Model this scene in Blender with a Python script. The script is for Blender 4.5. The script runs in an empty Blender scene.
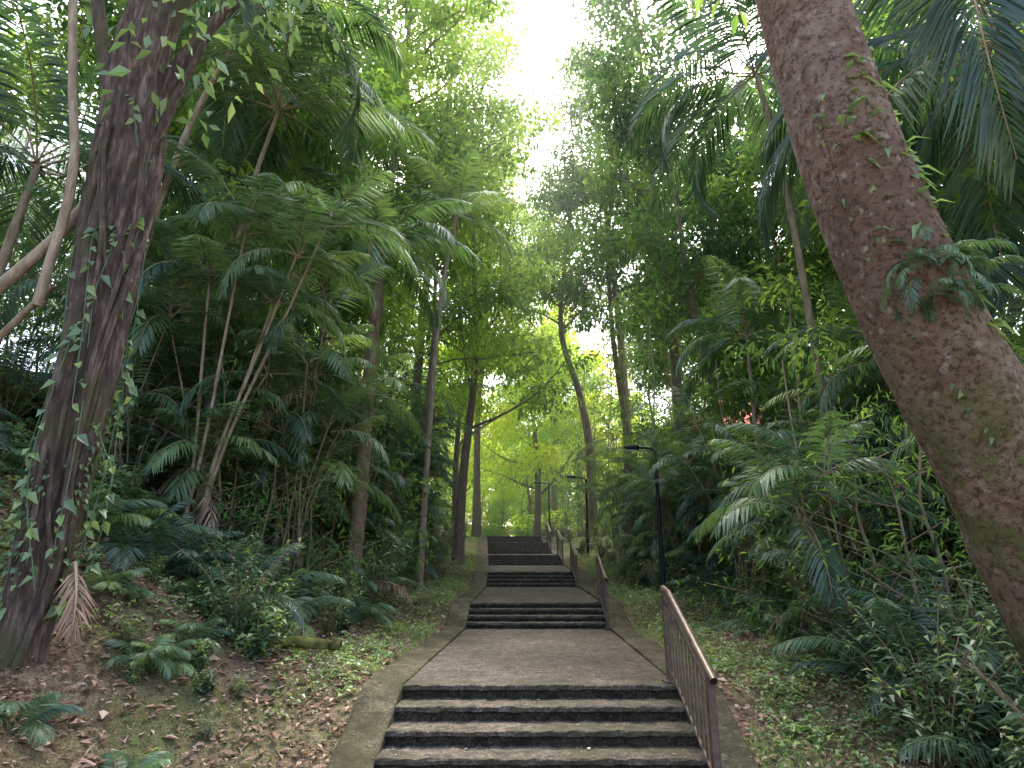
import bpy, math
import numpy as np
rad=math.radians
sc=bpy.context.scene
RG=np.random.default_rng(11)
# ------------------------------------------------------------ helpers
def norm(a):
    a=np.asarray(a,float); return a/np.maximum(np.linalg.norm(a,axis=-1,keepdims=True),1e-9)
class Geo:
    def __init__(s): s.V=[];s.F=[];s.T=[];s.M=[];s.S=[];s.n=0
    def add(s,V,F,mat=0,tint=0.5,smooth=False):
        V=np.asarray(V,float).reshape(-1,3);F=np.asarray(F,int).reshape(-1,4)
        s.V.append(V);s.F.append(F+s.n);s.n+=len(V)
        s.T.append(np.broadcast_to(np.asarray(tint,float),(len(F),)));s.M.append(np.broadcast_to(np.asarray(mat),(len(F),)));s.S.append(np.broadcast_to(np.asarray(smooth),(len(F),)))
    def pack(s):
        s.V=[np.concatenate(s.V)];s.F=[np.concatenate(s.F)];s.T=[np.concatenate(s.T)];s.M=[np.concatenate(s.M)];s.S=[np.concatenate(s.S)];return s
    def inst(s,o,mmap,loc,rz,sc_,dt=0.0):
        c,q=math.cos(rz)*sc_,math.sin(rz)*sc_
        V=o.V[0];W=np.stack([V[:,0]*c-V[:,1]*q,V[:,0]*q+V[:,1]*c,V[:,2]*sc_],1)+np.asarray(loc,float)
        s.add(W,o.F[0],np.asarray(mmap)[o.M[0]],np.clip(o.T[0]+dt,0,1),o.S[0])
    def mesh(s,name,mats):
        V=np.concatenate(s.V);F=np.concatenate(s.F);T=np.concatenate(s.T);M=np.concatenate(s.M);S=np.concatenate(s.S)
        me=bpy.data.meshes.new(name)
        me.vertices.add(len(V));me.vertices.foreach_set('co',V.astype(np.float32).ravel())
        me.loops.add(F.size);me.loops.foreach_set('vertex_index',F.astype(np.int32).ravel())
        me.polygons.add(len(F));me.polygons.foreach_set('loop_start',np.arange(0,F.size,4,dtype=np.int32))
        me.polygons.foreach_set('loop_total',np.full(len(F),4,dtype=np.int32))
        for m in mats: me.materials.append(m)
        me.polygons.foreach_set('material_index',M.astype(np.int32))
        me.polygons.foreach_set('use_smooth',S.astype(bool))
        a=me.attributes.new('tint','FLOAT','FACE');a.data.foreach_set('value',T.astype(np.float32))
        me.update(calc_edges=True)
        return me
def obj(name,me,loc=(0,0,0),rz=0,s=1.0,parent=None,rx=0,ry=0):
    o=bpy.data.objects.new(name,me);sc.collection.objects.link(o)
    o.location=loc;o.rotation_euler=(rx,ry,rz)
    o.scale=(s,s,s) if np.isscalar(s) else s
    if parent: o.parent=parent
    return o
def empty(name,loc=(0,0,0)):
    e=bpy.data.objects.new(name,None);e.empty_display_size=.3;sc.collection.objects.link(e);e.location=loc;return e
def smooth_path(P,n):
    P=np.asarray(P,float);k=len(P)
    Q=np.vstack([2*P[0]-P[1],P,2*P[-1]-P[-2]])
    t=np.linspace(0,k-1-1e-6,n);i=t.astype(int);f=(t-i)[:,None]
    a,b,c,d=Q[i],Q[i+1],Q[i+2],Q[i+3]
    return .5*((2*b)+(-a+c)*f+(2*a-5*b+4*c-d)*f**2+(-a+3*b-3*c+d)*f**3)
def tube(g,P,r,segs=8,mat=0,tint=.5,rough=0.0,seed=0,sm=True,lobes=None):
    P=np.asarray(P,float);n=len(P);r=np.broadcast_to(np.asarray(r,float),(n,))
    T=norm(np.gradient(P,axis=0))
    ref=np.array([1.,0,0]) if abs(T[0][0])<.8 else np.array([0,1.,0])
    U=np.zeros((n,3));u=ref
    for i in range(n):
        u=u-T[i]*np.dot(u,T[i]);u=u/np.linalg.norm(u);U[i]=u
    W=np.cross(T,U)
    a=np.linspace(0,2*np.pi,segs,endpoint=False)
    R=r[:,None]*np.ones((1,segs))
    if rough>0:
        q=np.random.default_rng(seed);s=np.linspace(0,1,n)[:,None]
        nn=np.zeros((n,segs))
        for k in range(1,7):
            nn+=np.sin(k*a[None]+q.uniform(0,6)+q.uniform(-14,14)*s+1.5*np.sin(q.uniform(3,14)*s+q.uniform(0,6)))/k**.7
        nn+=q.normal(0,.25,(n,segs))
        R=R*(1+rough*nn)
    if lobes is not None: R=R*lobes(np.linspace(0,1,n)[:,None],a[None])
    V=P[:,None]+R[...,None]*(np.cos(a)[None,:,None]*U[:,None]+np.sin(a)[None,:,None]*W[:,None])
    i=np.arange(n-1)[:,None];j=np.arange(segs)[None];j2=(j+1)%segs
    F=np.stack([i*segs+j,i*segs+j2,(i+1)*segs+j2,(i+1)*segs+j],-1)
    g.add(V,F,mat,tint,sm)
def leaves(g,P,D,N,L,W,mat=1,tint=.5,fold=.25,droop=.12,two=False,wpos=.45):
    n=len(P);D=norm(D);S=norm(np.cross(D,N));N=np.cross(S,D)
    L=np.broadcast_to(L,(n,))[:,None];W=np.broadcast_to(W,(n,))[:,None]
    tip=P+D*L;tip[:,2]-=(droop*L)[:,0]
    mid=P+D*L*.5;
    l=P+D*L*wpos+S*W*.5+N*W*fold;r=P+D*L*wpos-S*W*.5+N*W*fold
    if two:
        V=np.stack([P,l,tip,r,mid],1);b=np.arange(n)[:,None]*5
        F=np.stack([b+np.array([0,4,2,1]),b+np.array([0,3,2,4])],1).reshape(-1,4)
        T=np.repeat(np.broadcast_to(tint,(n,)),2)
    else:
        V=np.stack([P,l,tip,r],1);F=np.arange(n)[:,None]*4+np.arange(4)[None];T=np.broadcast_to(tint,(n,))
    g.add(V,F,mat,T)
def box(g,c,s,mat=0,rz=0.0,tint=.5):
    v=np.array([[x,y,z] for x in(-.5,.5) for y in(-.5,.5) for z in(-.5,.5)])*np.asarray(s,float)
    ca,sa=math.cos(rz),math.sin(rz)
    v=np.stack([v[:,0]*ca-v[:,1]*sa,v[:,0]*sa+v[:,1]*ca,v[:,2]],1)+np.asarray(c,float)
    g.add(v,[[0,1,3,2],[4,6,7,5],[0,4,5,1],[2,3,7,6],[0,2,6,4],[1,5,7,3]],mat,tint)
# ------------------------------------------------------------ materials
def newmat(name):
    m=bpy.data.materials.new(name);m.use_nodes=True;nt=m.node_tree;nt.nodes.clear()
    out=nt.nodes.new('ShaderNodeOutputMaterial');return m,nt,out
def ramp(nt,stops,inp):
    r=nt.nodes.new('ShaderNodeValToRGB');e=r.color_ramp.elements
    while len(e)<len(stops): e.new(.5)
    for k,(p,c) in enumerate(stops): e[k].position=p;e[k].color=(*c,1)
    nt.links.new(inp,r.inputs[0]);return r.outputs[0]
def noise(nt,scale,detail=4,rough=.55,mapscale=None,coord='Object'):
    tc=nt.nodes.new('ShaderNodeTexCoord');n=nt.nodes.new('ShaderNodeTexNoise')
    n.inputs['Scale'].default_value=scale;n.inputs['Detail'].default_value=detail;n.inputs['Roughness'].default_value=rough
    if mapscale:
        mp=nt.nodes.new('ShaderNodeMapping');mp.inputs['Scale'].default_value=mapscale
        nt.links.new(tc.outputs[coord],mp.inputs[0]);nt.links.new(mp.outputs[0],n.inputs['Vector'])
    else: nt.links.new(tc.outputs[coord],n.inputs['Vector'])
    return n.outputs['Fac']
def mixc(nt,f,a,b,mode='MIX'):
    m=nt.nodes.new('ShaderNodeMix');m.data_type='RGBA';m.blend_type=mode
    for s,v in((0,f),(6,a),(7,b)):
        if hasattr(v,'is_output'): nt.links.new(v,m.inputs[s])
        elif s==0: m.inputs[0].default_value=v
        else: m.inputs[s].default_value=(*v,1)
    return m.outputs[2]
def bump(nt,h,strength,dist=.02):
    b=nt.nodes.new('ShaderNodeBump');b.inputs['Strength'].default_value=strength;b.inputs['Distance'].default_value=dist
    nt.links.new(h,b.inputs['Height']);return b.outputs[0]
def leafmat(name,c0,c1,c2,trans=.45,tmul=(1.35,1.4,.8),gloss=0.0,rough=.4):
    m,nt,out=newmat(name)
    at=nt.nodes.new('ShaderNodeAttribute');at.attribute_name='tint'
    mu=lambda c:tuple(min(.9,a*b) for a,b in zip(c,tmul))
    p=nt.nodes.new('ShaderNodeBsdfDiffuse');nt.links.new(ramp(nt,[(0,c0),(.5,c1),(1,c2)],at.outputs['Fac']),p.inputs['Color'])
    t=nt.nodes.new('ShaderNodeBsdfTranslucent');nt.links.new(ramp(nt,[(0,mu(c0)),(.5,mu(c1)),(1,mu(c2))],at.outputs['Fac']),t.inputs['Color'])
    mx=nt.nodes.new('ShaderNodeMixShader');mx.inputs[0].default_value=trans
    nt.links.new(p.outputs[0],mx.inputs[1]);nt.links.new(t.outputs[0],mx.inputs[2]);o=mx.outputs[0]
    if gloss>0:
        gl=nt.nodes.new('ShaderNodeBsdfGlossy');gl.inputs['Roughness'].default_value=rough;gl.inputs['Color'].default_value=(.8,.85,.9,1)
        m2=nt.nodes.new('ShaderNodeMixShader');m2.inputs[0].default_value=gloss
        nt.links.new(o,m2.inputs[1]);nt.links.new(gl.outputs[0],m2.inputs[2]);o=m2.outputs[0]
    nt.links.new(o,out.inputs[0]);return m
def surf(name,build,rough=.85,spec=.3,metal=0):
    m,nt,out=newmat(name);p=nt.nodes.new('ShaderNodeBsdfPrincipled');p.inputs['Roughness'].default_value=rough
    p.inputs['Specular IOR Level'].default_value=spec;p.inputs['Metallic'].default_value=metal
    c,b=build(nt)
    if hasattr(c,'is_output'): nt.links.new(c,p.inputs['Base Color'])
    else: p.inputs['Base Color'].default_value=(*c,1)
    if b is not None: nt.links.new(b,p.inputs['Normal'])
    nt.links.new(p.outputs[0],out.inputs[0]);return m
LEAF=leafmat('broad_leaf',(.065,.13,.062),(.17,.29,.092),(.41,.54,.11),.5)
BRIGHT=leafmat('painted_sunlit_leaf',(.31,.47,.055),(.51,.65,.065),(.69,.74,.10),.6)  # sun glow of the middle crowns put into a brighter leaf colour
PALM=leafmat('palm_leaf',(.045,.10,.06),(.135,.235,.10),(.33,.44,.13),.42,gloss=.055)
UNDER=leafmat('undergrowth_leaf',(.06,.115,.065),(.155,.255,.11),(.35,.46,.14),.42,gloss=.055)
DRY=leafmat('dry_leaf',(.17,.10,.075),(.42,.285,.21),(.7,.56,.45),.15,(1,.9,.7))
def bark(name,a,b,c,sc_=3.0,ms=(4,4,1),bs=.6,lich=None,det=4):
    def f(nt):
        n=noise(nt,sc_,det,.65,ms);col=ramp(nt,[(.25,a),(.5,b),(.75,c)],n)
        if lich:
            n2=noise(nt,1.3,2);col=mixc(nt,ramp(nt,[(.5,(0,0,0)),(.68,(1,1,1))],n2),col,lich)
        return col,bump(nt,n,bs,.04)
    return surf(name,f,.9,.15)
BARK=bark('bark_brown',(.08,.055,.038),(.22,.155,.11),(.38,.29,.22),lich=(.2,.19,.12))
BARKPALE=bark('bark_pale',(.17,.13,.085),(.33,.26,.18),(.5,.42,.32))
BARKDARK=bark('bark_dark',(.025,.018,.015),(.105,.076,.062),(.34,.26,.21),4,(5,5,.9),1.0,lich=(.10,.10,.05),det=8)
def redbark(nt):
    n=noise(nt,5,9,.75,(1.5,1.5,2.6));n2=noise(nt,1.6,5,.65);n3=noise(nt,22,5,.78)
    col=ramp(nt,[(.34,(.15,.085,.06)),(.5,(.45,.285,.205)),(.66,(.66,.49,.38))],n)
    col=mixc(nt,ramp(nt,[(.48,(0,0,0)),(.56,(.75,.75,.75))],n2),col,(.52,.385,.30))
    n4=noise(nt,1.1,5,.65);col=mixc(nt,ramp(nt,[(.40,(.6,.6,.6)),(.52,(0,0,0))],n4),col,(.24,.15,.105))
    tc=nt.nodes.new('ShaderNodeTexCoord');v=nt.nodes.new('ShaderNodeTexVoronoi');v.inputs['Scale'].default_value=9
    nt.links.new(tc.outputs['Object'],v.inputs['Vector'])
    nsp=noise(nt,14,3,.7);ms=nt.nodes.new('ShaderNodeMath');ms.operation='MULTIPLY_ADD';ms.inputs[1].default_value=.5;nt.links.new(nsp,ms.inputs[0]);nt.links.new(v.outputs['Distance'],ms.inputs[2])
    sp=ramp(nt,[(.36,(.75,.75,.75)),(.52,(0,0,0))],ms.outputs[0])
    col=mixc(nt,sp,col,(.70,.61,.51))
    sx=nt.nodes.new('ShaderNodeSeparateXYZ');nt.links.new(tc.outputs['Object'],sx.inputs[0])
    mr=nt.nodes.new('ShaderNodeMapRange');mr.inputs[1].default_value=3.8;mr.inputs[2].default_value=2.4;nt.links.new(sx.outputs[2],mr.inputs[0])
    nm=noise(nt,2.2,7,.74);mg=ramp(nt,[(.45,(0,0,0)),(.55,(.85,.85,.85))],nm)
    mm=nt.nodes.new('ShaderNodeMath');mm.operation='MULTIPLY';nt.links.new(mr.outputs[0],mm.inputs[0]);nt.links.new(mg,mm.inputs[1])
    col=mixc(nt,mm.outputs[0],col,(.20,.23,.07))
    col=mixc(nt,ramp(nt,[(.40,(.85,.85,.85)),(.50,(0,0,0))],n3),col,(.12,.065,.045))
    b1=bump(nt,n,1.0,.12);b2=nt.nodes.new('ShaderNodeBump');b2.inputs['Strength'].default_value=1.0;b2.inputs['Distance'].default_value=.035
    nt.links.new(n3,b2.inputs['Height']);nt.links.new(b1,b2.inputs['Normal'])
    return col,b2.outputs[0]
REDBARK=surf('bark_reddish',redbark,.85,.2)
def groundm(nt):
    n=noise(nt,9,5,.7);n2=noise(nt,.45,3,.6);n3=noise(nt,55,2,.7)
    col=ramp(nt,[(.3,(.085,.055,.038)),(.5,(.21,.145,.10)),(.72,(.40,.30,.22))],n)
    col=mixc(nt,ramp(nt,[(.48,(0,0,0)),(.63,(.7,.7,.7))],n2),col,(.12,.16,.05))
    col=mixc(nt,ramp(nt,[(.38,(.7,.7,.7)),(.52,(0,0,0))],n3),col,(.045,.03,.022))
    tc=nt.nodes.new('ShaderNodeTexCoord');sx=nt.nodes.new('ShaderNodeSeparateXYZ');nt.links.new(tc.outputs['Object'],sx.inputs[0])
    mr=nt.nodes.new('ShaderNodeMapRange');mr.inputs[1].default_value=26;mr.inputs[2].default_value=40;nt.links.new(sx.outputs[1],mr.inputs[0])
    col=mixc(nt,mr.outputs[0],col,(.10,.2,.04))
    return col,bump(nt,n,1,.08)
GROUND=surf('forest_soil',groundm,.95,.1)
def concm(lo,mid,hi,moss=.5):
    def f(nt):
        n=noise(nt,38,5,.85);n2=noise(nt,1.5,6,.72);n3=noise(nt,7,5,.75)
        col=ramp(nt,[(.36,lo),(.5,mid),(.64,hi)],n)
        col=mixc(nt,ramp(nt,[(.42,(moss,)*3),(.6,(0,0,0))],n2),col,(.055,.055,.026))
        col=mixc(nt,ramp(nt,[(.40,(.8,)*3),(.54,(0,0,0))],n3),col,tuple(.35*x for x in mid))
        return col,bump(nt,n,.7,.015)
    return f
CONC=surf('path_concrete',concm((.028,.022,.018),(.12,.098,.08),(.29,.25,.205),.6),.85,.25)
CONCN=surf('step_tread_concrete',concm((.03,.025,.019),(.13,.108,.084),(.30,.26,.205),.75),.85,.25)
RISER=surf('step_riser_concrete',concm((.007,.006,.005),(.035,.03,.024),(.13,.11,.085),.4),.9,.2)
KERB=surf('kerb_concrete',concm((.035,.03,.018),(.125,.11,.07),(.27,.24,.165),.9),.9,.2)
RAILM=surf('brown_painted_steel',lambda nt:(ramp(nt,[(.3,(.07,.048,.034)),(.6,(.15,.105,.08)),(.8,(.22,.165,.13))],noise(nt,14,5,.6)),bump(nt,noise(nt,60,3),.15,.003)),.45,.5,.2)
BLACK=surf('black_painted_steel',lambda nt:(ramp(nt,[(.3,(.005,.006,.006)),(.7,(.014,.016,.016))],noise(nt,9,4)),None),.5,.3,.0)
LENS=surf('lamp_lens',lambda nt:((.6,.62,.6),None),.3,.5)
WALL=surf('house_wall_plaster',lambda nt:(ramp(nt,[(.3,(.42,.40,.37)),(.7,(.58,.56,.52))],noise(nt,2,5)),None),.9,.2)
ROOF=surf('red_roof_tile',lambda nt:(ramp(nt,[(.3,(.42,.10,.08)),(.7,(.6,.19,.14))],noise(nt,6,5)),bump(nt,noise(nt,12,2),.4,.03)),.8,.2)
GLASS=surf('window_glass',lambda nt:((.03,.04,.05),None),.1,.6)
# ------------------------------------------------------------ path profile / terrain
EYE=1.69
FL=[(5.68,-.09,5,.13,.37),(13.41,.58,4,.11,.33),(20.6,1.19,4,.11,.4),(24.9,1.86,4,.1,.4),(29.,2.35,5,.11,.38),(33.4,2.95,4,.11,.38)]
YK=[-60];ZK=[-.09]
for (y,z,n,h,t) in FL: YK+=[y-.35*t,y+(n-1)*t];ZK+=[z+.02,z+n*h]
YK+=[46,75,120,300];ZK+=[3.6,4.0,6,10]
zs=lambda y:np.interp(y,YK,ZK)
cx=lambda y:np.interp(y,[-5,0,5.7,13.4,17,20.6,23.5,26.5,30,34.7,40,46,60],[.0,.05,.24,.50,.58,.62,.58,.44,.30,.1,-.35,-1.3,-5])
def fn(x,y,s=1.0,seed=3):
    q=np.random.default_rng(seed);o=0
    for k in range(9):
        f=s*1.6**(k*.8);a=q.uniform(0,6.28);o=o+np.sin((x*math.cos(a)+y*math.sin(a))*f+q.uniform(0,6))/(1+k*.8)
    return o*.4
HW=1.4;KW=.42
def H(x,y):
    x=np.asarray(x,float);y=np.asarray(y,float)
    z=zs(y);u=x-cx(y);t=np.abs(u)-(HW+KW);tp=np.maximum(t,0)
    L=.13*np.minimum(tp,1.1)+.62*np.clip(tp-1.1,0,8)+.2*np.clip(tp-9.1,0,30)
    R=.03*np.minimum(tp,2.5)-.13*np.clip(tp-3,0,25)
    o=z-.05+np.where(u<0,L,R)+fn(x,y,.7)*.16*np.clip(tp/1.2,0,1)+fn(x,y,3.5,8)*.03*np.clip(tp/.3,0,1)
    return o-.38*np.clip((-t-.06)/.2,0,1)
def zstep(y):
    y=np.asarray(y,float)
    pts=[(-60,-.09)]
    for (y0,z0,n,h,t) in FL:
        pts.append((y0-.001,z0))
        for k in range(n):
            pts.append((y0+k*t,z0+(k+1)*h))
            if k<n-1: pts.append((y0+(k+1)*t-.001,z0+(k+1)*h))
    pts.append((46,3.6));p=np.array(pts);return np.interp(y,p[:,0],p[:,1])
xs=np.unique(np.concatenate([np.linspace(-300,-40,14),np.linspace(-40,-9,40),np.linspace(-9,-3,60),np.linspace(-3,3.2,64),np.linspace(3.2,9,50),np.linspace(9,40,40),np.linspace(40,300,14)]))
ys=np.unique(np.concatenate([np.linspace(-200,-6,12),np.linspace(-6,26,190),np.linspace(26,60,90),np.linspace(60,400,25)]))
X,Y=np.meshgrid(xs,ys);Z=H(X,Y);g=Geo()
i=np.arange(len(ys)-1)[:,None];j=np.arange(len(xs)-1)[None];nx=len(xs)
g.add(np.stack([X,Y,Z],-1),np.stack([i*nx+j,i*nx+j+1,(i+1)*nx+j+1,(i+1)*nx+j],-1),0,.5,True)
obj('ground',g.mesh('ground',[GROUND]))
g=Geo()
prof=[(-6,-.09)];pm=[]
for (y0,z0,n,h,t) in FL:
    yy=prof[-1][0]
    m=max(2,int((y0-yy)/.8))
    za=prof[-1][1]
    for k in range(1,m+1): prof.append((yy+(y0-yy)*k/m,za+(z0-za)*k/m));pm.append(0)
    for k in range(n):
        yb=y0+k*t;zb=z0+k*h
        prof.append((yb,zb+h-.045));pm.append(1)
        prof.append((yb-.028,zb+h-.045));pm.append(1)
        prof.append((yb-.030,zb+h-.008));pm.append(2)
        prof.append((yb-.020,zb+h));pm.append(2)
        if k<n-1: prof.append((yb+t,zb+h));pm.append(2)
        else: prof.append((yb+.35,zb+h));pm.append(2)
for k in range(1,14): prof.append((34.89+k*.8,3.39+.02*k));pm.append(0)
prof=np.array(prof);NX=41;ux=np.linspace(-HW,HW,NX)
V=np.zeros((len(prof),NX,3));V[:,:,0]=cx(prof[:,0])[:,None]+ux[None];V[:,:,1]=prof[:,0,None];V[:,:,2]=prof[:,1,None]
q=np.random.default_rng(5);V[:,1:-1,2]+=q.normal(0,.004,(len(prof),NX-2));V[:,:,1]+=q.normal(0,.005,V.shape[:2])
i=np.arange(len(prof)-1)[:,None];j=np.arange(NX-1)[None]
F=np.stack([i*NX+j,i*NX+j+1,(i+1)*NX+j+1,(i+1)*NX+j],-1).reshape(-1,4)
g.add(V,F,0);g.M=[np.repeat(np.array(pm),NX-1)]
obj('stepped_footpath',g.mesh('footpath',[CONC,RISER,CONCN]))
yk=np.linspace(-6,45,260);
for sgn in(-1,1):
    g=Geo();c=cx(yk);zt=zs(yk)+.025+fn(yk,yk*0,2.,4)*.006
    A=lambda u,z:np.stack([c+sgn*u,yk,z],1)
    w=fn(yk,yk*0+sgn*3,1.5,9)*.04
    V=np.stack([A(HW+.003,zt-.6),A(HW+.003,zt-.012),A(HW+.018,zt),A(HW+KW-.03+w,zt+.0),A(HW+KW+w,zt-.02),A(HW+KW+w,zt-.6)],1)
    n=len(yk);i=np.arange(n-1)[:,None];j=np.arange(5)[None]
    g.add(V,np.stack([i*6+j,i*6+j+1,(i+1)*6+j+1,(i+1)*6+j],-1),0)
    obj('kerb',g.mesh('kerb',[KERB]))
# ------------------------------------------------------------ railings
def railing(y0,y1,nb):
    e=empty('handrail_fence',(float(cx(y0))+HW-.04,y0,0))
    ox,oy=float(cx(y0))+HW-.04,y0
    y=np.linspace(y0,y1,9);x=cx(y)+HW-.04-ox;b=zs(y)
    def P(off,ext=0):
        p=np.stack([x,y-oy,b+off],1)
        if ext:
            d0=norm(p[0]-p[1]);d1=norm(p[-1]-p[-2]);p=np.vstack([p[0]+d0*ext,p,p[-1]+d1*ext*.5])
        return p
    def part(nm,fn_):
        g=Geo();fn_(g);obj(nm,g.mesh(nm,[RAILM]),parent=e)
    part('top_rail',lambda g:tube(g,P(.93,.12),.032,10))
    part('second_rail',lambda g:tube(g,P(.80),.02,8))
    part('bottom_rail',lambda g:tube(g,P(.12),.018,8))
    def bal(g):
        for t in np.linspace(0,1,nb)[1:-1]:
            yy=y0+(y1-y0)*t;xx=float(cx(yy))+HW-.04-ox;zb=float(zs(yy))
            box(g,(xx,yy-oy,zb+.46),(.016,.022,.68))
    part('balusters',bal)
    def posts(g):
        for yy in(y0,y1):
            xx=float(cx(yy))+HW-.04-ox;zb=float(zs(yy))
            box(g,(xx,yy-oy,zb+.41),(.06,.06,1.02));box(g,(xx,yy-oy,zb+.01),(.13,.13,.02))
    part('posts',posts)
railing(5.62,7.3,13);railing(13.2,14.6,10);railing(20.4,22.,10);railing(24.7,26.3,8);railing(29,30.7,8)
def lamp(x,y,top,arm=.65):
    zb=float(H(x,y));e=empty('street_lamp',(x,y,zb));h=top-zb
    g=Geo();tube(g,[(0,0,-.2),(0,0,.5),(0,0,h)],[.06,.055,.045],12);tube(g,[(0,0,-.1),(0,0,.03),(0,0,.035)],[.13,.13,.02],12);obj('pole',g.mesh('pole',[BLACK]),parent=e)
    g=Geo();box(g,(0,0,.75),(.13,.1,.42));obj('service_door',g.mesh('service_door',[BLACK]),parent=e)
    g=Geo();tube(g,smooth_path([(0,0,h-.12),(-.03,0,h+.0),(-.15,0,h+.05),(-arm*.6,0,h+.07)],10),.028,8);obj('arm',g.mesh('arm',[BLACK]),parent=e)
    g=Geo();tube(g,[(-arm*.5,0,h+.07),(-arm*.55,0,h+.07),(-arm*.9,0,h+.085),(-arm*1.0,0,h+.08)],[.03,.075,.065,.02],12);obj('lamp_head',g.mesh('lamp_head',[BLACK]),parent=e)
    g=Geo();box(g,(-arm*.75,0,h+.004),(arm*.28,.07,.012));obj('lens',g.mesh('lens',[LENS]),parent=e)
lamp(3.5,15.5,4.5,.75);lamp(3.05,26.5,5.3,.8);lamp(1.95,34,6.05,.8)
# ------------------------------------------------------------ palms
def frond(g,base,az,elev,length,nl,leaflen,wid,droop,tint,ml=1,ms=0,hang=.25,rr=.018,R=RG,jit=.07,two=True):
    n=12;s=np.linspace(0,1,n);pit=elev-droop*s**1.3
    dh=np.array([math.cos(az),math.sin(az),0]);step=length/(n-1)
    D=np.cos(pit)[:,None]*dh+np.sin(pit)[:,None]*np.array([0,0,1.]);P=np.asarray(base)+np.vstack([[0,0,0],np.cumsum(D[:-1]*step,0)])
    tube(g,P,np.linspace(rr,rr*.25,n),4,ms,.6)
    t=np.linspace(.16,.99,nl)+R.normal(0,.004,nl);t=np.clip(t,0,1)
    PP=np.stack([np.interp(t,s,P[:,k]) for k in range(3)],1);TT=norm(np.stack([np.interp(t,s,D[:,k]) for k in range(3)],1))
    side=np.array([-math.sin(az),math.cos(az),0])
    for sg in(-1,1):
        d=side*sg*(1-.35*t[:,None])+TT*(.35+.75*t[:,None])+np.array([0,0,-hang])+R.normal(0,jit,(nl,3))
        L=leaflen*np.sin(np.pi*(.17+.77*t))**.7*R.uniform(.88,1.08,nl)
        up=np.cross(TT,side*sg)*sg*-1;up=np.where(up[:,2:3]<0,-up,up)+side*sg*.5
        leaves(g,PP,d,up+R.normal(0,.12,(nl,3)),L,wid*R.uniform(.8,1.15,nl),ml,np.clip(tint+R.normal(0,.07,nl),0,1),.2,.22,two,.35)
def crown(g,c,n,length,nl,ll,w,R,elo=-.25,ehi=1.35,droop=1.3,tint=.45,hang=.25,az0=0,rr=.02,two=True):
    for k in range(n):
        f=k/(n-1);frond(g,np.asarray(c)+R.normal(0,.03,3),az0+k*2.399+R.normal(0,.15),elo+(ehi-elo)*f**1.1+R.normal(0,.08),length*R.uniform(.85,1.1),nl,ll,w,droop*R.uniform(.8,1.2),np.clip(tint+R.normal(0,.15),.0,.95),hang=hang,rr=rr,R=R,two=two)
def tallpalm(seed,path,r=.12,n=15,fl=3.0,nl=46,ll=.75,w=.055,name='palm',mats=None,**kw):
    R=np.random.default_rng(seed);g=Geo();P=smooth_path(path,24)
    rings=1+.05*np.sin(np.arange(24)*3)
    tube(g,P,np.linspace(r*1.15,r*.75,24)*rings,10,0,.5,.02,seed)
    crown(g,P[-1],n,fl,nl,ll,w,R,**kw);return g.mesh(name,mats or [BARKPALE,PALM])
UM=[BARKPALE,PALM,UNDER,LEAF,BARK,BRIGHT,DRY]
def clump(seed,ns=7,h=3.,fl=1.5,nl=26,ll=.42,w=.036,name='clump'):
    R=np.random.default_rng(seed);g=Geo()
    for k in range(ns):
        a=R.uniform(0,6.28);hh=h*R.uniform(.35,1.1);ln=R.uniform(.1,.4)*hh
        P=smooth_path([(R.normal(0,.12),R.normal(0,.12),0),(math.cos(a)*ln*.3,math.sin(a)*ln*.3,hh*.5),(math.cos(a)*ln,math.sin(a)*ln,hh)],8)
        tube(g,P,np.linspace(.022,.012,8),5,0)
        crown(g,P[-1],6,fl*R.uniform(.7,1.1),nl,ll,w,R,elo=.1,ehi=1.3,droop=1.4,az0=R.uniform(0,6),tint=R.uniform(.05,.6),rr=.01,two=False)
        if k%3==0: frond(g,P[-1],R.uniform(0,6.28),-.6,fl*.8,18,ll*.7,w*.7,.8,R.uniform(.3,.6),ml=2,ms=2,hang=.8,rr=.008,R=R,jit=.3,two=False)
    return (g.pack(),[0,1,6])
def groundpalm(seed,n=9,fl=1.4,nl=32,ll=.36,w=.026,tint=.45):
    R=np.random.default_rng(seed);g=Geo();crown(g,(0,0,.02),n,fl,nl,ll,w,R,elo=.5,ehi=1.4,droop=1.5,tint=tint,rr=.01);return (g.pack(),[1,1])
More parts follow.
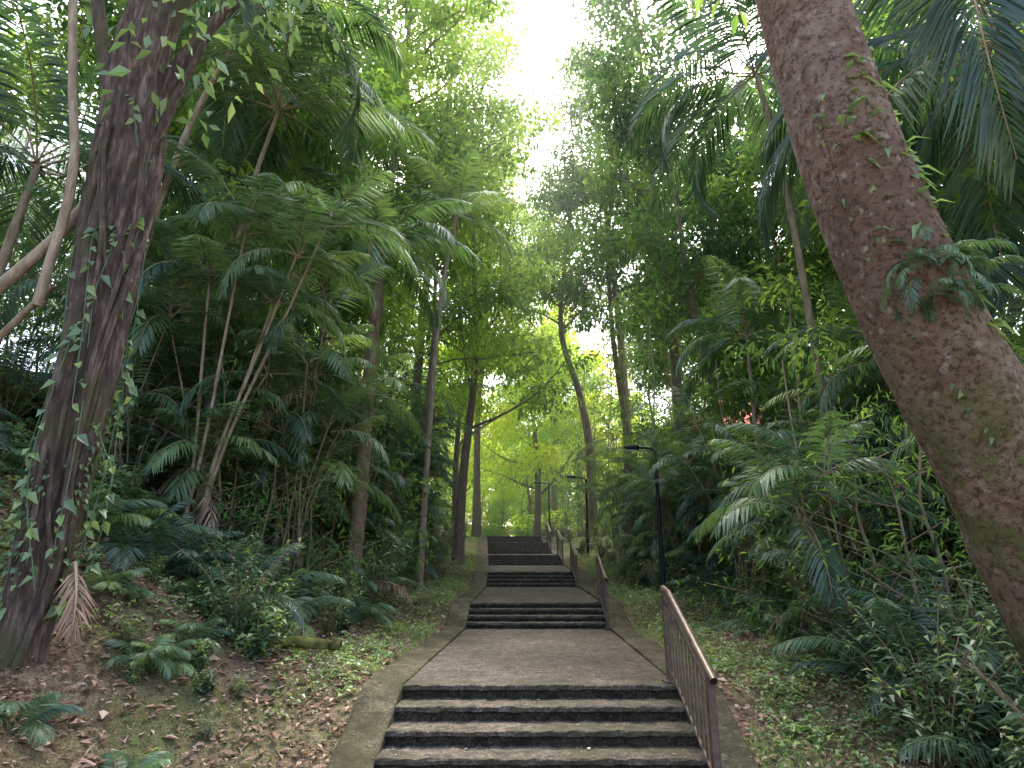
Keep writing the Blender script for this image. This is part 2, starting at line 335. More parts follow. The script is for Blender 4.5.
# ------------------------------------------------------------ trees
def clusterleaves(g,C,r,n,L,R,tints,mat=1,asp=.45,flat=.55,two=False):
    C=np.asarray(C);k=len(C);P=np.repeat(C,n,0);off=R.normal(0,1,(k*n,3));off=off/np.maximum(1,np.linalg.norm(off,axis=1,keepdims=True)/1.7)
    rr=np.repeat(np.broadcast_to(r,(k,)),n)[:,None]
    o=off*rr*np.array([1,1,flat])*.6
    d=norm(off)*.6+R.normal(0,.5,(k*n,3))+np.array([0,0,-.3]);N=np.array([0,0,1.])+R.normal(0,.45,(k*n,3))
    t=np.clip(np.repeat(tints,n)+R.normal(0,.13,k*n)+off[:,2]*.05,0,1)
    LL=L*R.uniform(.6,1.25,k*n);leaves(g,P+o,d,N,LL,LL*asp,mat,t,.2,.15,two)
def make_tree(seed,path,r,c0,crad,nl,nleaf=60,L=.25,cr=.85,mats=None,tlo=.2,thi=.75,elev=(.2,.95),rough=.03,sub=4,barkseg=14,name='tree',asp=.45,two=False,limbr=.38,flare=.5,raw=False):
    R=np.random.default_rng(seed);g=Geo();n=40;P=smooth_path(path,n);s=np.linspace(0,1,n)
    rad_=r*(1-.72*s)+r*flare*np.exp(-s*n*.35);tube(g,P,rad_,barkseg,0,.5,rough,seed)
    C=[];CT=[]
    for k in range(nl):
        t=c0+(1-c0)*((k+.3)/nl);p=np.array([np.interp(t,s,P[:,q]) for q in range(3)]);az=k*2.399+R.normal(0,.4);el=R.uniform(*elev)
        ln=crad*(1.05-.55*((t-c0)/(1-c0))**1.5)*R.uniform(.75,1.15)
        pts=[p];d=np.array([math.cos(az)*math.cos(el),math.sin(az)*math.cos(el),math.sin(el)])
        for m in range(4): d=norm(d+R.normal(0,.16,3)+np.array([0,0,.05]));pts.append(pts[-1]+d*ln/4)
        Q=smooth_path(pts,10);r0=r*limbr*(1-.55*t);tube(g,Q,np.linspace(r0,.018,10),6,0)
        base_t=R.uniform(tlo,thi)
        for m,f in enumerate(np.linspace(.4,1,sub+1)):
            b=Q[min(9,int(f*9))];dd=norm(d*.5+R.normal(0,.7,3)+np.array([0,0,.15]));e=b+dd*ln*.3*R.uniform(.6,1.2)
            if m<sub: tube(g,[b,(b+e)/2+R.normal(0,.05,3),e],[r0*.35,r0*.22,.008],4,0)
            else: e=Q[-1]
            C.append(e);CT.append(base_t+R.normal(0,.1))
            C.append((b+e)/2+R.normal(0,.25,3));CT.append(base_t+R.normal(0,.1)-.05)
    C=np.array(C);clusterleaves(g,C,cr*R.uniform(.5,1.25,len(C)),nleaf,L,R,np.array(CT),1,asp,two=two)
    if raw: return (g.pack(),raw)
    return g.mesh(name,mats or [BARK,LEAF])
def wander(seed,h,w=.03,n=6):
    R=np.random.default_rng(seed);p=np.zeros((n,3));p[:,2]=np.linspace(-.2,h,n);p[1:,:2]=np.cumsum(R.normal(0,w*h,(n-1,2)),0)*.6;return p
def sapling(seed,h,nl=12,L=.2,lo=.2,asp=.3):
    R=np.random.default_rng(seed);g=Geo();P=smooth_path(wander(seed,h,.035),14);tube(g,P,np.linspace(.032,.01,14),6,0)
    C=[];
    for k in range(nl):
        t=lo+(1-lo)*(k+.5)/nl;i_=min(13,int(t*13));b=P[i_];a=R.uniform(0,6.28);ln=R.uniform(.5,1.3)*(1.2-.5*t);e=b+np.array([math.cos(a)*ln,math.sin(a)*ln,ln*R.uniform(.1,.6)])
        tube(g,[b,(b+e)/2,e],[.012,.009,.004],4,0);C+=[e,(b+e)/2]
    clusterleaves(g,np.array(C),.45,24,L,R,R.uniform(.0,.7,len(C)),1,asp,.5,False);return (g.pack(),[4,3])
def pole(seed,h):
    R=np.random.default_rng(seed);g=Geo();P=smooth_path(wander(seed,h,.03,5),12);tube(g,P,np.linspace(.028,.014,12),6,0)
    C=[P[-1]+R.normal(0,.35,3) for k in range(6)];clusterleaves(g,np.array(C),.5,22,.2,R,R.uniform(.3,.8,6),1,.36);return (g.pack(),[0,3])
def shrub(seed,h=.9,ns=12,L=.13,mi=2,asp=.4,two=True):
    R=np.random.default_rng(seed);g=Geo()
    for k in range(ns):
        a=R.uniform(0,6.28);sp=R.uniform(.1,.75)*h;hh=h*R.uniform(.5,1.1)
        Q=smooth_path([(0,0,0),(math.cos(a)*sp*.4,math.sin(a)*sp*.4,hh*.6),(math.cos(a)*sp,math.sin(a)*sp,hh)],10)
        tube(g,Q,np.linspace(.01,.004,10),4,0);n=26;t=R.uniform(2,9,n).astype(int);p=Q[t]+R.normal(0,.03,(n,3))
        aa=R.uniform(0,6.28,n);d=np.stack([np.cos(aa),np.sin(aa),R.uniform(-.2,.6,n)],1)
        LL=L*R.uniform(.6,1.4,n);leaves(g,p,d,np.array([0,0,1.])+R.normal(0,.3,(n,3)),LL,LL*asp,1,np.clip(R.uniform(.0,.8)+R.normal(0,.12,n),0,1),.2,.25,two)
    return (g.pack(),[4,mi])
# hero: leaning tree
g=Geo()
LP=np.array([(4.75,5.25,-.1),(4.35,5.0,.75),(3.92,4.8,1.5),(3.42,4.5,2.5),(2.98,4.32,3.4),(2.62,4.2,4.5),(2.42,4.15,5.6),(2.25,4.2,7.2),(2.1,4.6,9.5),(2.4,5.2,12.5)])
o3=np.array([4.6,5.2,0.])
P=smooth_path(LP,130)-o3;s=np.linspace(0,1,130);NL=130
tube(g,P,.42-.14*s+.25*np.exp(-s*16),64,0,.5,.016,3,lobes=lambda s,a:1+.05*np.sin(2*a+6*s)+.03*np.sin(5*a-9*s)+.025*np.exp(-((s-.38)/.02)**2)+.03*np.exp(-((s-.27)/.012)**2)*(1+np.sin(a*3)))
R=np.random.default_rng(40)
C=[]
for k in range(7):
    t=.76+.035*k;p=np.array([np.interp(t,s,P[:,q]) for q in range(3)]);az=k*2.4+1;ln=R.uniform(2.5,4)
    pts=[p];d=np.array([math.cos(az),math.sin(az)*.8,.55])
    for m in range(4): d=norm(d+R.normal(0,.15,3));pts.append(pts[-1]+d*ln/4)
    Q=smooth_path(pts,12);tube(g,Q,np.linspace(.12,.02,12),8,0);C+=[Q[-1],Q[8],Q[6]+R.normal(0,.4,3),Q[-1]+R.normal(0,.6,3)]
clusterleaves(g,np.array(C),.9,40,.2,R,R.uniform(.2,.6,len(C)),1,.45,two=False)
ep=np.array([2.92,3.98,3.62])-o3
for k in range(48):
    a=R.uniform(0,6.28);frond(g,ep+np.array([R.normal(0,.17),-.03,R.normal(0,.12)]),a,R.uniform(-.3,.9),R.uniform(.2,.42),14,.09,.016,1.9,R.uniform(.0,.4),ml=2,ms=2,rr=.004,R=R)
def pt_on(t,ang,k=1.03):
    p=np.array([np.interp(t,s,P[:,q]) for q in range(3)]);return p+np.array([math.cos(ang),math.sin(ang)*.9,0])*(.42-.14*t)*k
for (t0,an,nn_) in [(.52,-1.2,14),(.50,-2.2,12),(.30,-.7,12),(.585,-2.0,20),(.62,-1.5,18),(.445,-1.0,14),(.56,-1.3,18)]:
    for k in range(nn_):
        a=R.uniform(-3.1,0);b=pt_on(t0+R.normal(0,.014),an+R.normal(0,.28));LL=R.uniform(.08,.22)
        leaves(g,b[None],np.array([[math.cos(a),math.sin(a)*.7,R.uniform(-.7,.7)]]),np.array([[0,-.3,1.]]),LL,LL*.3,2,R.uniform(.3,.8),.2,.4,True)
for k in range(6):
    tt=np.linspace(.08+.04*k,.66,40)
    ang=-2.1+k*.4+.5*np.sin(tt*9+k)
    Q=smooth_path(np.array([pt_on(a_,b_) for a_,b_ in zip(tt,ang)]),60)
    tube(g,Q,.010,5,0)
    n=30;idx=R.integers(10,60,n);aa=R.uniform(0,6.28,n);d=np.stack([np.cos(aa),-.4+0*aa,np.sin(aa)],1);leaves(g,Q[idx],d,np.array([0,-1,.3])+R.normal(0,.3,(n,3)),R.uniform(.04,.10,n),R.uniform(.025,.05,n),2,R.uniform(.4,.9,n),.2,.3,True)
obj('leaning_tree',g.mesh('leaning_tree',[REDBARK,LEAF,UNDER]),loc=o3)
# vine-covered tree
g=Geo();R=np.random.default_rng(8)
b=np.array([-4.1,5.75,float(H(-4.1,5.75))]);
MP=np.array([(-.05,0,-.3),(-0.02,0,.5),(.05,.0,1.2),(.14,0,2.4),(.12,0,3.6),(.14,-.05,5.0),(.15,-.1,6.2),(.5,-.1,8.0),(.8,.2,11)])
P=smooth_path(MP,110);s=np.linspace(0,1,110)
tube(g,P,.15+.11*np.clip(s*2,0,1)-.12*np.clip(s-.6,0,1)+.10*np.exp(-s*22),36,0,.5,.04,2,lobes=lambda s,a:1+.16*np.sin(3*a+5*s)+.1*np.sin(7*a-9*s))
for k in range(12):
    tt=np.linspace(0,.62,36);ang=k*.9+tt*R.uniform(-5,5)+.4*np.sin(tt*14+k);rr_=(.16+.10*np.clip(tt*2,0,1))*R.uniform(.95,1.3)
    pc=np.stack([np.interp(tt,s,P[:,q]) for q in range(3)],1)
    Q=smooth_path(pc+np.stack([np.cos(ang)*rr_,np.sin(ang)*rr_,0*ang],1),60);tube(g,Q,R.uniform(.012,.045),7,0,.5,.06,k)
def limb(pts,r0,r1,mat=0):
    Q=smooth_path(pts,16);tube(g,Q,np.linspace(r0,r1,16),8,mat,.5,.03,1);return Q
C=[]
for pts,r0 in [([(.1,0,4.6),(-.25,-.1,5.8),(-.6,-.2,7.2),(-1.2,0,9)],.11),([(.1,0,4.9),(.5,0,6.0),(1.0,.1,7.0),(1.9,.5,8.6)],.10),([(.1,0,4.2),(.35,-.1,4.7),(.6,-.1,5.6),(1.1,-.2,7.0)],.05),([(.1,0,5.6),(-.1,.6,7.5),(.2,1.5,9.5)],.1)]:
    Q=limb(pts,r0,.03);C+=[Q[-1],Q[-3],Q[-1]+R.normal(0,.6,3),Q[-5]+R.normal(0,.4,3)]
for k in range(10): C.append(P[-1]+R.normal(0,1.2,3))
clusterleaves(g,np.array(C),.8,45,.17,R,R.uniform(.2,.7,len(C)),2,.5,two=False)
limb([(-.35,-.2,3.0),(-.2,-.3,4.3),(-.45,-.3,5.6),(-.8,-.3,7.5)],.045,.04,1);limb([(-1.6,-.2,2.1),(-.9,-.2,3.0),(-.3,-.1,3.9),(.0,0,4.8)],.06,.05,1);limb([(-1.9,.3,.9),(-1.2,.1,2.3),(-.4,0,3.3)],.04,.03,1)
for k in range(17):
    z0=R.uniform(1.4,5.5);a=R.uniform(-2.4,.3);x=.1+math.cos(a)*.26;y=math.sin(a)*.26;ln=R.uniform(.8,2.4)
    Q=smooth_path([(x*.8,y*.8,z0),(x*1.2,y*1.2,z0-.3),(x*1.25+R.normal(0,.08),y*1.25,z0-ln*.6),(x*1.1+R.normal(0,.12),y*1.2,max(.2,z0-ln))],30);tube(g,Q,.006,4,2,.4)
    n=int(ln*11);idx=R.integers(2,30,n);aa=R.uniform(0,6.28,n);d=np.stack([np.cos(aa),np.sin(aa)*.6-.2,-.5+0*aa],1);LL=R.uniform(.035,.13,n);leaves(g,Q[idx],d,np.array([0,-1,.5])+R.normal(0,.35,(n,3)),LL,LL*.7,2,R.uniform(.3,.95,n),.15,.3,True,.35)
n=700;zz=R.uniform(.1,2.8,n);aa=R.uniform(-3.1,.3,n);pc=np.stack([np.interp(zz,P[:,2],P[:,q]) for q in range(3)],1);pp=pc+np.stack([np.cos(aa)*.24,np.sin(aa)*.24,R.normal(0,.03,n)],1);d=np.stack([np.cos(aa),np.sin(aa),-.6+R.normal(0,.5,n)],1)
keep=fn(aa*2,zz*2,1.2,5)>.15;LL=R.uniform(.035,.08,n);leaves(g,pp[keep],d[keep],(np.array([0,0,1.])+R.normal(0,.4,(n,3)))[keep],LL[keep],LL[keep]*.6,2,R.uniform(.1,.8,n)[keep],.2,.3,True)
obj('vine_covered_tree',g.mesh('vine_tree',[BARKDARK,BARKPALE,UNDER]),loc=b)
# palms
def place(name,me,x,y,rz=0,s=1.,dz=-.05,parent=None): return obj(name,me,(x,y,float(H(x,y))+dz),rz,s,parent)
place('palm_tree',tallpalm(1,[(0,0,-.2),(.08,0,2.),(.12,.0,4.5),(.2,0,7.6)],.16,16,2.6,46,.7,.05,droop=1.4,mats=[BARK,PALM]),-3.15,13)
place('palm_tree',tallpalm(2,[(0,0,-.2),(-.3,0,3),(-.1,0,6.),(.3,0,8.2)],.05,16,3.2,58,.85,.042,droop=1.3,tint=.5,elo=-.1),-4.9,10.6)
place('palm_tree',tallpalm(3,[(0,0,-.2),(.1,0,4),(.3,0,8.),(.7,0,10.8)],.08,13,2.6,42,.65,.05,droop=1.3,tint=.8),-2.35,17)
place('palm_tree',tallpalm(4,[(0,0,-.2),(-.2,0,4),(-.5,-.3,8.),(-.9,-.5,10.9)],.07,16,3.7,68,.95,.042,droop=1.6,tint=.05,elo=-.5),5.9,11.3)
place('palm_tree',tallpalm(5,[(0,0,-.2),(.1,0,3),(-.2,-.1,6.),(-.6,-.2,8.1)],.10,19,4.6,84,1.1,.045,droop=2.3,tint=.1,elo=-.7,hang=.5),6.9,6.9)
place('palm_tree',tallpalm(6,[(0,0,-.2),(-.3,0,2),(-.2,.1,4.2)],.07,14,3.0,56,.85,.04,droop=1.7,tint=.2),-7.0,8.3)
place('palm_tree',tallpalm(7,[(0,0,-.2),(.2,0,3),(.3,.1,6.2)],.05,13,2.6,42,.65,.04,droop=1.6,tint=.25),5.4,14.5)
place('palm_tree',tallpalm(8,[(0,0,-.2),(.2,0,2),(.3,.1,4.4)],.045,12,2.4,42,.6,.04,droop=1.8,tint=.2),6.2,9.9)
place('palm_tree',tallpalm(9,[(0,0,-.2),(.2,0,3),(.8,-.2,6.),(1.9,-.4,8.8)],.06,17,3.5,64,.9,.042,droop=1.7,tint=.2,elo=-.4),-6.4,9.6)
place('palm_tree',tallpalm(10,[(0,0,-.2),(.1,0,3),(.1,.1,6.4)],.05,13,2.6,42,.65,.04,droop=1.5,tint=.35),-6.2,12.4)
place('palm_tree',tallpalm(11,[(0,0,-.2),(-.1,0,3),(-.2,.1,5.2)],.05,13,2.5,42,.65,.04,droop=1.6,tint=.25),7.6,12.4)
g=Geo();R=np.random.default_rng(21)
for (dx,dy,h) in [(1.1,0,4.6),(.75,.2,3.9),(1.5,.1,5.2),(-.2,0,4.2),(.35,-.2,4.9)]:
    P=smooth_path([(R.normal(0,.08),R.normal(0,.08),-.1),(dx*.25,dy*.3,h*.33),(dx*.65,dy*.7,h*.68),(dx,dy,h)],18);tube(g,P,np.linspace(.03,.018,18)*(1+.08*np.sin(np.arange(18)*3)),8,0)
    crown(g,P[-1],7,1.6,34,.5,.038,R,elo=.0,ehi=1.3,droop=1.5,tint=.4,az0=R.uniform(0,6),rr=.012)
place('slender_palm_clump',g.mesh('slender_palm',[BARKPALE,PALM]),-4.45,9.0)
def T(name,x,y,seed,path,**k): return place(name,make_tree(seed,path,name='tree_mesh',**k),x,y)
T('tree',-1.95,24,31,[(0,0,-.3),(.1,0,3),(.5,0,8),(.3,0,14),(.2,0,19)],r=.2,c0=.35,crad=5,nl=20,mats=[BARK,LEAF],tlo=.6,thi=1.)
T('tree',-2.9,21.5,32,[(0,0,-.3),(-.1,0,4),(.1,0,9),(-.3,0,15)],r=.12,c0=.5,crad=4.2,nl=17,tlo=.5,thi=1.)
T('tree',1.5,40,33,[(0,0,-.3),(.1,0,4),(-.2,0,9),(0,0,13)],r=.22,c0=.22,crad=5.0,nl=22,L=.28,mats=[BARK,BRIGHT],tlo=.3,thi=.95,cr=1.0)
T('tree',3.6,30,34,[(0,0,-.3),(.1,0,4),(-.3,0,7),(-1.1,0,10),(-1.0,0,13),(-.3,0,19)],r=.24,c0=.62,crad=4.6,nl=16,tlo=.2,thi=.65)
T('tree',4.9,27,35,[(0,0,-.3),(0,0,5),(-.4,0,10),(-.3,0,15),(.2,0,19)],r=.17,c0=.5,crad=4.6,nl=17,tlo=.15,thi=.55)
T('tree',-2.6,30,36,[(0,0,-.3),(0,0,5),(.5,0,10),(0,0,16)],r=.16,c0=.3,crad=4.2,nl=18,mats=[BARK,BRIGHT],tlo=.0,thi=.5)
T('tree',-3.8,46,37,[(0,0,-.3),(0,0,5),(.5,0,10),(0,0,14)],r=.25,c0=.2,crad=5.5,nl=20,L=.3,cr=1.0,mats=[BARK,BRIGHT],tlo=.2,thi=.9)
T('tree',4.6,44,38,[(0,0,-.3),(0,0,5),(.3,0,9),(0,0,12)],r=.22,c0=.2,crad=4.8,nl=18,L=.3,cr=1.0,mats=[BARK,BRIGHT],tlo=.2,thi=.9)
T('tree',-5.8,17.5,39,[(0,0,-.3),(.3,0,5),(0,0,9),(.5,0,15)],r=.15,c0=.45,crad=4.3,nl=17,tlo=.3,thi=.9)
T('tree',6.6,19,41,[(0,0,-.3),(-.3,0,5),(-.9,0,10),(-1.3,0,17)],r=.15,c0=.45,crad=4.3,nl=18,tlo=.15,thi=.6)
T('tree',-4.6,20,42,[(0,0,-.3),(.1,0,8),(.4,0,15),(.8,0,23)],r=.2,c0=.5,crad=4.6,nl=22,tlo=.5,thi=1.)
T('tree',-4.2,27,43,[(0,0,-.3),(.1,0,8),(.8,0,18),(1.5,0,28)],r=.24,c0=.48,crad=5.2,nl=25,tlo=.5,thi=1.,cr=1.)
T('tree',5.9,22,44,[(0,0,-.3),(0,0,8),(-.4,0,16),(-.6,0,25)],r=.2,c0=.45,crad=5.0,nl=23,tlo=.05,thi=.55)
T('tree',6.0,33,45,[(0,0,-.3),(0,0,10),(-.6,0,20),(-1.2,0,30)],r=.26,c0=.45,crad=5.6,nl=25,tlo=.1,thi=.65,cr=1.1)
T('tree',-2.0,37,46,[(0,0,-.3),(0,0,8),(.6,0,16),(.8,0,25)],r=.22,c0=.45,crad=4.8,nl=22,tlo=.5,thi=1.,cr=1.05,L=.27)
T('tree',3.2,49,47,[(0,0,-.3),(0,0,8),(-.5,0,16),(-1.,0,27)],r=.25,c0=.4,crad=5.2,nl=23,tlo=.5,thi=1.,cr=1.1,L=.3)
TS=[(17,.15,.4,4.5,19,.1,.7),(14,.11,.35,3.8,16,.2,.8),(20,.18,.4,5,19,.1,.6),(11,.08,.25,3.2,15,.15,.7)]
TV=[make_tree(50+k,wander(50+k,h),r,c0,cr_,nl,52,.26,mats=[BARK,LEAF],tlo=lo,thi=hi) for k,(h,r,c0,cr_,nl,lo,hi) in enumerate(TS)]
DV=[make_tree(50+k,wander(50+k,h),r,c0,cr_,nl,32,.34,tlo=lo,thi=hi,raw=[4,3]) for k,(h,r,c0,cr_,nl,lo,hi) in enumerate(TS[:3])]
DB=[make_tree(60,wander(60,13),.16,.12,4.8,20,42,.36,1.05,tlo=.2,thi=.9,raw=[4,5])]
SV=[sapling(70+k,h) for k,h in enumerate([4.5,6.,7.5,3.4])]
S2=[sapling(75,2.4,10,.13,.1,.25),sapling(76,3.0,12,.13,.1,.22)]
PV=[pole(170+k,h) for k,h in enumerate([5,7.,8.5,10])]
CV=[clump(80+k,n,h,f) for k,(n,h,f) in enumerate([(7,3.2,1.5),(9,4.2,1.7),(5,2.2,1.3)])]
GV=[groundpalm(90+k,9,f,tint=t) for k,(f,t) in enumerate([(1.3,.3),(1.7,.2),(.9,.45)])]
HV=[shrub(100,.9,two=False,asp=.3),shrub(101,.7,14,.10,asp=.35),shrub(102,1.3,14,.14,asp=.22,two=False),shrub(103,.5,12,.12,asp=.5)]
HB=[shrub(104,1.5,20,.22,5,.5,two=False)]
q=np.random.default_rng(77)
for (x,y,v) in [(-8.5,12,0),(-11,15,2),(-9,20,2),(-13,22,1),(-7,25,0),(-12,29,2),(-6,33,1),(-9.5,37,2),(-7.5,14.5,3),(-14,12,1),(-5.6,14,3),
                (9.5,13,0),(12,17,2),(9,22,2),(14.5,24,1),(8.0,27.5,0),(16.5,40,2),(8,36,1),(11,41,2),(8.2,10.5,3),(10.5,9,1),(7.6,16.5,3),(11,20,2)]:
    place('tree',TV[v],x+q.normal(0,.4),y+q.normal(0,.5),q.uniform(0,6.28),q.uniform(.88,1.12))
def addi(G,var,x,y,s,dz=-.05,dt=0.):
    G.inst(var[0],var[1],(x,y,float(H(x,y))+dz),q.uniform(0,6.28),s,dt)
G=Geo()
for k in range(34):
    a=-1+2*(k+.5)/34;y=52+q.uniform(-4,12)-abs(a)*16;x=a*42
    if -14<x<16: addi(G,DB[0] if q.random()<.75 else DV[1],x,y,q.uniform(.75,1.0),dt=q.normal(0,.08))
    else: addi(G,DV[int(q.integers(0,3))],x,y,q.uniform(.9,1.25),dt=q.normal(0,.08))
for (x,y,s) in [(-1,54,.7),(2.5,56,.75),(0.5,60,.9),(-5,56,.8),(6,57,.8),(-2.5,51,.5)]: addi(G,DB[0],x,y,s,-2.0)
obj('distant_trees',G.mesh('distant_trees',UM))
G=Geo()
def scat(n,vs,xr,yr,tmin,smin,smax,cond=None):
    c=0;tr=0
    while c<n and tr<n*30:
        tr+=1;x=q.uniform(*xr);y=q.uniform(*yr);t=abs(x-float(cx(y)))-1.82
        if t<tmin or (cond and not cond(x,y)): continue
        if x>8.2 and 27<y<36: continue
        addi(G,vs[int(q.integers(0,len(vs)))],x,y,q.uniform(smin,smax),dt=q.normal(0,.12));c+=1
wedge=lambda x,y:abs(x)<y*.95+1.5
tallr=lambda x,y:wedge(x,y) and (y>15.8 or x>3.4+.11*(y-5))
scat(58,SV,(-14,-2),(10,34),1.4,.8,1.25,wedge)
scat(62,SV,(2,14),(9,34),1.4,.8,1.15,tallr)
scat(36,S2,(-10,-3.),(8,20),1.3,.8,1.3,wedge)
scat(60,S2,(3.3,9.5),(7,20),1.2,.7,1.2,tallr)
scat(44,PV,(-12,-3),(9,30),1.2,.8,1.2,wedge)
scat(44,PV,(3,12),(9,30),1.2,.8,1.2,tallr)
scat(54,CV,(-11,-3.2),(9,24),1.5,.7,1.2,wedge)
scat(84,CV,(3.8,12),(7,26),1.7,.7,1.15,tallr)
scat(150,GV,(-9,-2.5),(7.3,22),1.4,.5,1.1,wedge)
scat(180,GV,(3,10),(5.5,22),1.5,.4,1.0,tallr)
scat(340,HV,(-10,-2.5),(7.3,26),1.2,.6,1.4,wedge)
scat(260,HV,(3,10),(4.5,26),1.1,.5,1.3,tallr)
scat(130,HV,(3.6,8),(4.2,11),1.4,.5,1.2,tallr)
scat(90,HV,(-8,8),(26,46),.5,.7,1.5)
scat(90,HB,(-10,10),(45.5,60),-9,.8,1.6)
scat(50,SV,(-12,12),(38,58),.8,.8,1.3)
scat(70,HV[3:]+GV[2:]+HV[1:2],(-7,-2.2),(5.0,9.5),1.0,.3,.6)
obj('undergrowth',G.mesh('undergrowth',UM))
# ------------------------------------------------------------ litter and ground cover
g=Geo();n=115000;q=np.random.default_rng(9)
y=2.5+24*q.random(n)**1.5;x=q.uniform(-9,6.5,n);t=np.abs(x-cx(y))-(HW+KW)
keep=(t>-.05)|(q.random(n)<.15);x,y,t=x[keep],y[keep],t[keep];n=len(x)
z=np.where(t>0,H(x,y)+.012,np.where(t>-KW,zs(y)+.032,zstep(y)+.008))+np.where(t>0,q.uniform(0,.03,n),0)
a=q.uniform(0,6.28,n);flat=np.where(t>0,.35,.1);d=np.stack([np.cos(a),np.sin(a),q.normal(0,1,n)*flat*.6],1);N=np.array([0,0,1.])+q.normal(0,1,(n,3))*flat[:,None]
LL=q.uniform(.03,.1,n)*np.where(t>0,1,.36)*np.where(q.random(n)<.06,1.8,1);leaves(g,np.stack([x,y,z],1),d,N,LL,LL*q.uniform(.3,.6,n),0,np.clip(q.beta(2,2.6,n),0,1),.25,0,True)
obj('fallen_leaves',g.mesh('litter',[DRY]))
g=Geo();n=22000;y=3+26*q.random(n)**1.25;x=q.uniform(-9,9,n);t=np.abs(x-cx(y))-(HW+KW)
dens=fn(x,y,1.1,12)+np.where(x<0,-.1,.35)+np.where((t<.9)&(y>7),.5,0)+np.where(y>13,.4,0)
keep=(t>.08)&(dens>.1)&((x<0)|(t>.25));x,y,t=x[keep],y[keep],t[keep];n=len(x);m=9
X=np.repeat(x,m)+q.normal(0,.05,n*m);Y=np.repeat(y,m)+q.normal(0,.05,n*m);hh=np.repeat(q.uniform(.03,.24,n),m)*q.uniform(.3,1,n*m)
a=q.uniform(0,6.28,n*m);d=np.stack([np.cos(a),np.sin(a),q.uniform(-.1,.7,n*m)],1);LL=np.repeat(q.uniform(.04,.11,n),m)*q.uniform(.6,1.2,n*m)
X=X+np.cos(a)*.03;Y=Y+np.sin(a)*.03
leaves(g,np.stack([X,Y,H(X,Y)+hh],1),d,np.array([0,0,1.])+q.normal(0,.3,(n*m,3)),LL,LL*np.repeat(q.uniform(.3,.65,n),m),0,np.clip(np.repeat(q.uniform(.35,1,n),m)+q.normal(0,.08,n*m),0,1),.2,.25,True)
n=40000;y=5+24*q.random(n)**1.2;sd=np.where(q.random(n)<.6,1,-1);t=np.abs(q.normal(0,.55,n));x=cx(y)+sd*(HW+KW+.02+t);k=(fn(x,y,1.6,15)>-.2)&((sd>0)|(y>8));x,y=x[k],y[k];n=len(x)
d=np.stack([q.normal(0,.5,n),q.normal(0,.5,n),np.full(n,.9)],1);leaves(g,np.stack([x,y,H(x,y)-.01],1),d,q.normal(0,1,(n,3)),q.uniform(.06,.17,n),q.uniform(.007,.014,n),0,q.uniform(.5,1,n),.1,.3,True)
obj('ground_cover',g.mesh('ground_cover',[UNDER]))
R=np.random.default_rng(14)
for (x,y,dz,az,el,ln,dr) in [(-3.75,5.7,.95,-.7,-.9,.6,.7),(-4.6,6.6,.3,2.0,.3,1.5,.9),(-2.9,13.2,.5,-.4,.2,1.2,1.2),(-5.6,8.0,.2,-2,.4,1.6,1.),(4.4,8.2,.5,2.6,.5,1.4,1.6),(5.2,7.2,.9,2.2,.3,1.5,1.5),(-3.0,5.2,.08,2.6,.1,.9,.3),(-2.4,6.6,.06,1.9,.1,.8,.3),(-3.6,7.4,.1,-2.6,.1,1.1,.3)]:
    g=Geo();frond(g,(0,0,0),az,el,ln,26,.26,.018,dr,.45,ml=0,ms=0,hang=.9 if dz>.1 else .1,R=R,jit=.4);place('dry_palm_frond',g.mesh('dry_frond',[DRY]),x,y,dz=dz)
g=Geo();P=smooth_path([(-.9,0,.08),(-.3,.05,.05),(.3,0,.04),(.8,-.05,.0)],30);tube(g,P,np.linspace(.075,.055,30),14,0,.5,.05,4)
def mossb(nt):
    n=noise(nt,7,6,.6);return ramp(nt,[(.35,(.05,.035,.02)),(.5,(.12,.12,.04)),(.7,(.2,.22,.06))],n),bump(nt,n,.7,.03)
place('mossy_log',g.mesh('log',[surf('mossy_bark',mossb,.95,.1)]),-2.75,7.8,.1,dz=.04)
hx,hy=12.6,31.5;e=empty('red_roofed_house',(hx,hy,float(H(hx,hy))-.3));e.rotation_euler[2]=rad(-15);e.scale=(.68,.68,.72)
g=Geo();box(g,(0,0,4.3),(11,8,8.6));obj('walls',g.mesh('walls',[WALL]),parent=e)
g=Geo();g.add([(-6.2,-4.8,8.5),(6.2,-4.8,8.5),(6.2,4.8,8.5),(-6.2,4.8,8.5),(-3,0,11.6),(3,0,11.6)],[[0,1,5,4],[2,3,4,5],[0,3,2,1]],0)
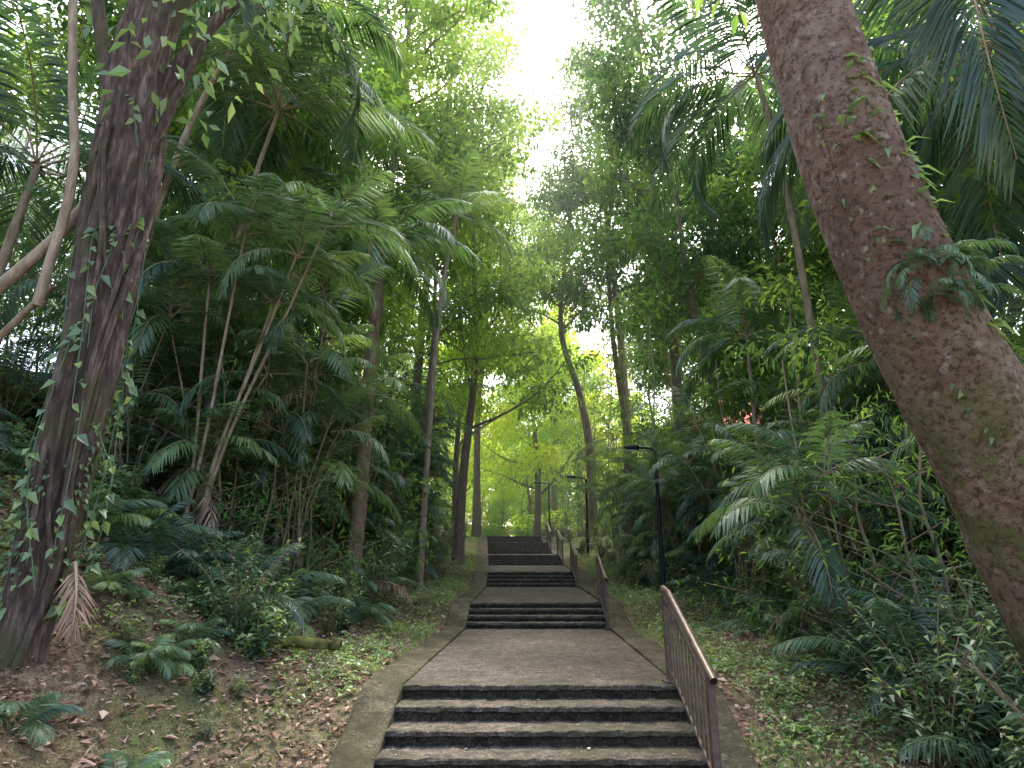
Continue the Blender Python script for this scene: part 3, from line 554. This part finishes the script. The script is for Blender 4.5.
g.add([(-6.2,-4.8,8.5),(-6.2,4.8,8.5),(-4.6,2.4,10.05),(-3,0,11.6),(6.2,-4.8,8.5),(6.2,4.8,8.5),(4.6,2.4,10.05),(3,0,11.6)],[[0,3,2,1],[4,5,6,7]],0)
obj('roof',g.mesh('roof',[ROOF]),parent=e)
g=Geo()
for fl in range(3):
    for k in range(4): box(g,(-4+k*2.67,-4.01,1.6+fl*2.8),(1.3,.08,1.4))
obj('windows',g.mesh('windows',[GLASS]),parent=e)
# thin scattering haze volume, added to lift the blacks and give a glow
m,nt,out=newmat('added_haze_scatter');vs=nt.nodes.new('ShaderNodeVolumeScatter');vs.inputs['Color'].default_value=(.96,.98,1,1);vs.inputs['Density'].default_value=.0045;vs.inputs['Anisotropy'].default_value=.5
nt.links.new(vs.outputs[0],out.inputs['Volume'])
g=Geo();box(g,(0,46,14),(90,64,46));obj('added_forest_haze',g.mesh('haze_box',[m]))
# ------------------------------------------------------------ light, world, camera
w=bpy.data.worlds.new('World');sc.world=w;w.use_nodes=True;nt=w.node_tree
sky=nt.nodes.new('ShaderNodeTexSky');sky.sky_type='NISHITA';sky.sun_disc=False
EL,AZ=60,10
sky.sun_elevation=rad(EL);sky.sun_rotation=rad(AZ);sky.air_density=1.;sky.dust_density=6;sky.ozone_density=.8
bg=nt.nodes['Background'];bg.inputs[1].default_value=.78;nt.links.new(sky.outputs[0],bg.inputs[0])
L=bpy.data.lights.new('sun','SUN');L.energy=5;L.angle=rad(4);L.color=(1,.96,.88)
o=bpy.data.objects.new('sun',L);sc.collection.objects.link(o);o.rotation_euler=(-rad(90-EL),0,-rad(AZ));o.location=(0,30,40)
cam=bpy.data.cameras.new('camera');cam.lens=22.5;cam.sensor_width=36;cam.clip_end=1500
co=bpy.data.objects.new('camera',cam);sc.collection.objects.link(co);co.location=(0,0,EYE);co.rotation_euler=(rad(90+16.2),0,0);sc.camera=co
sc.view_settings.view_transform='Standard';sc.view_settings.look='None';sc.view_settings.exposure=0
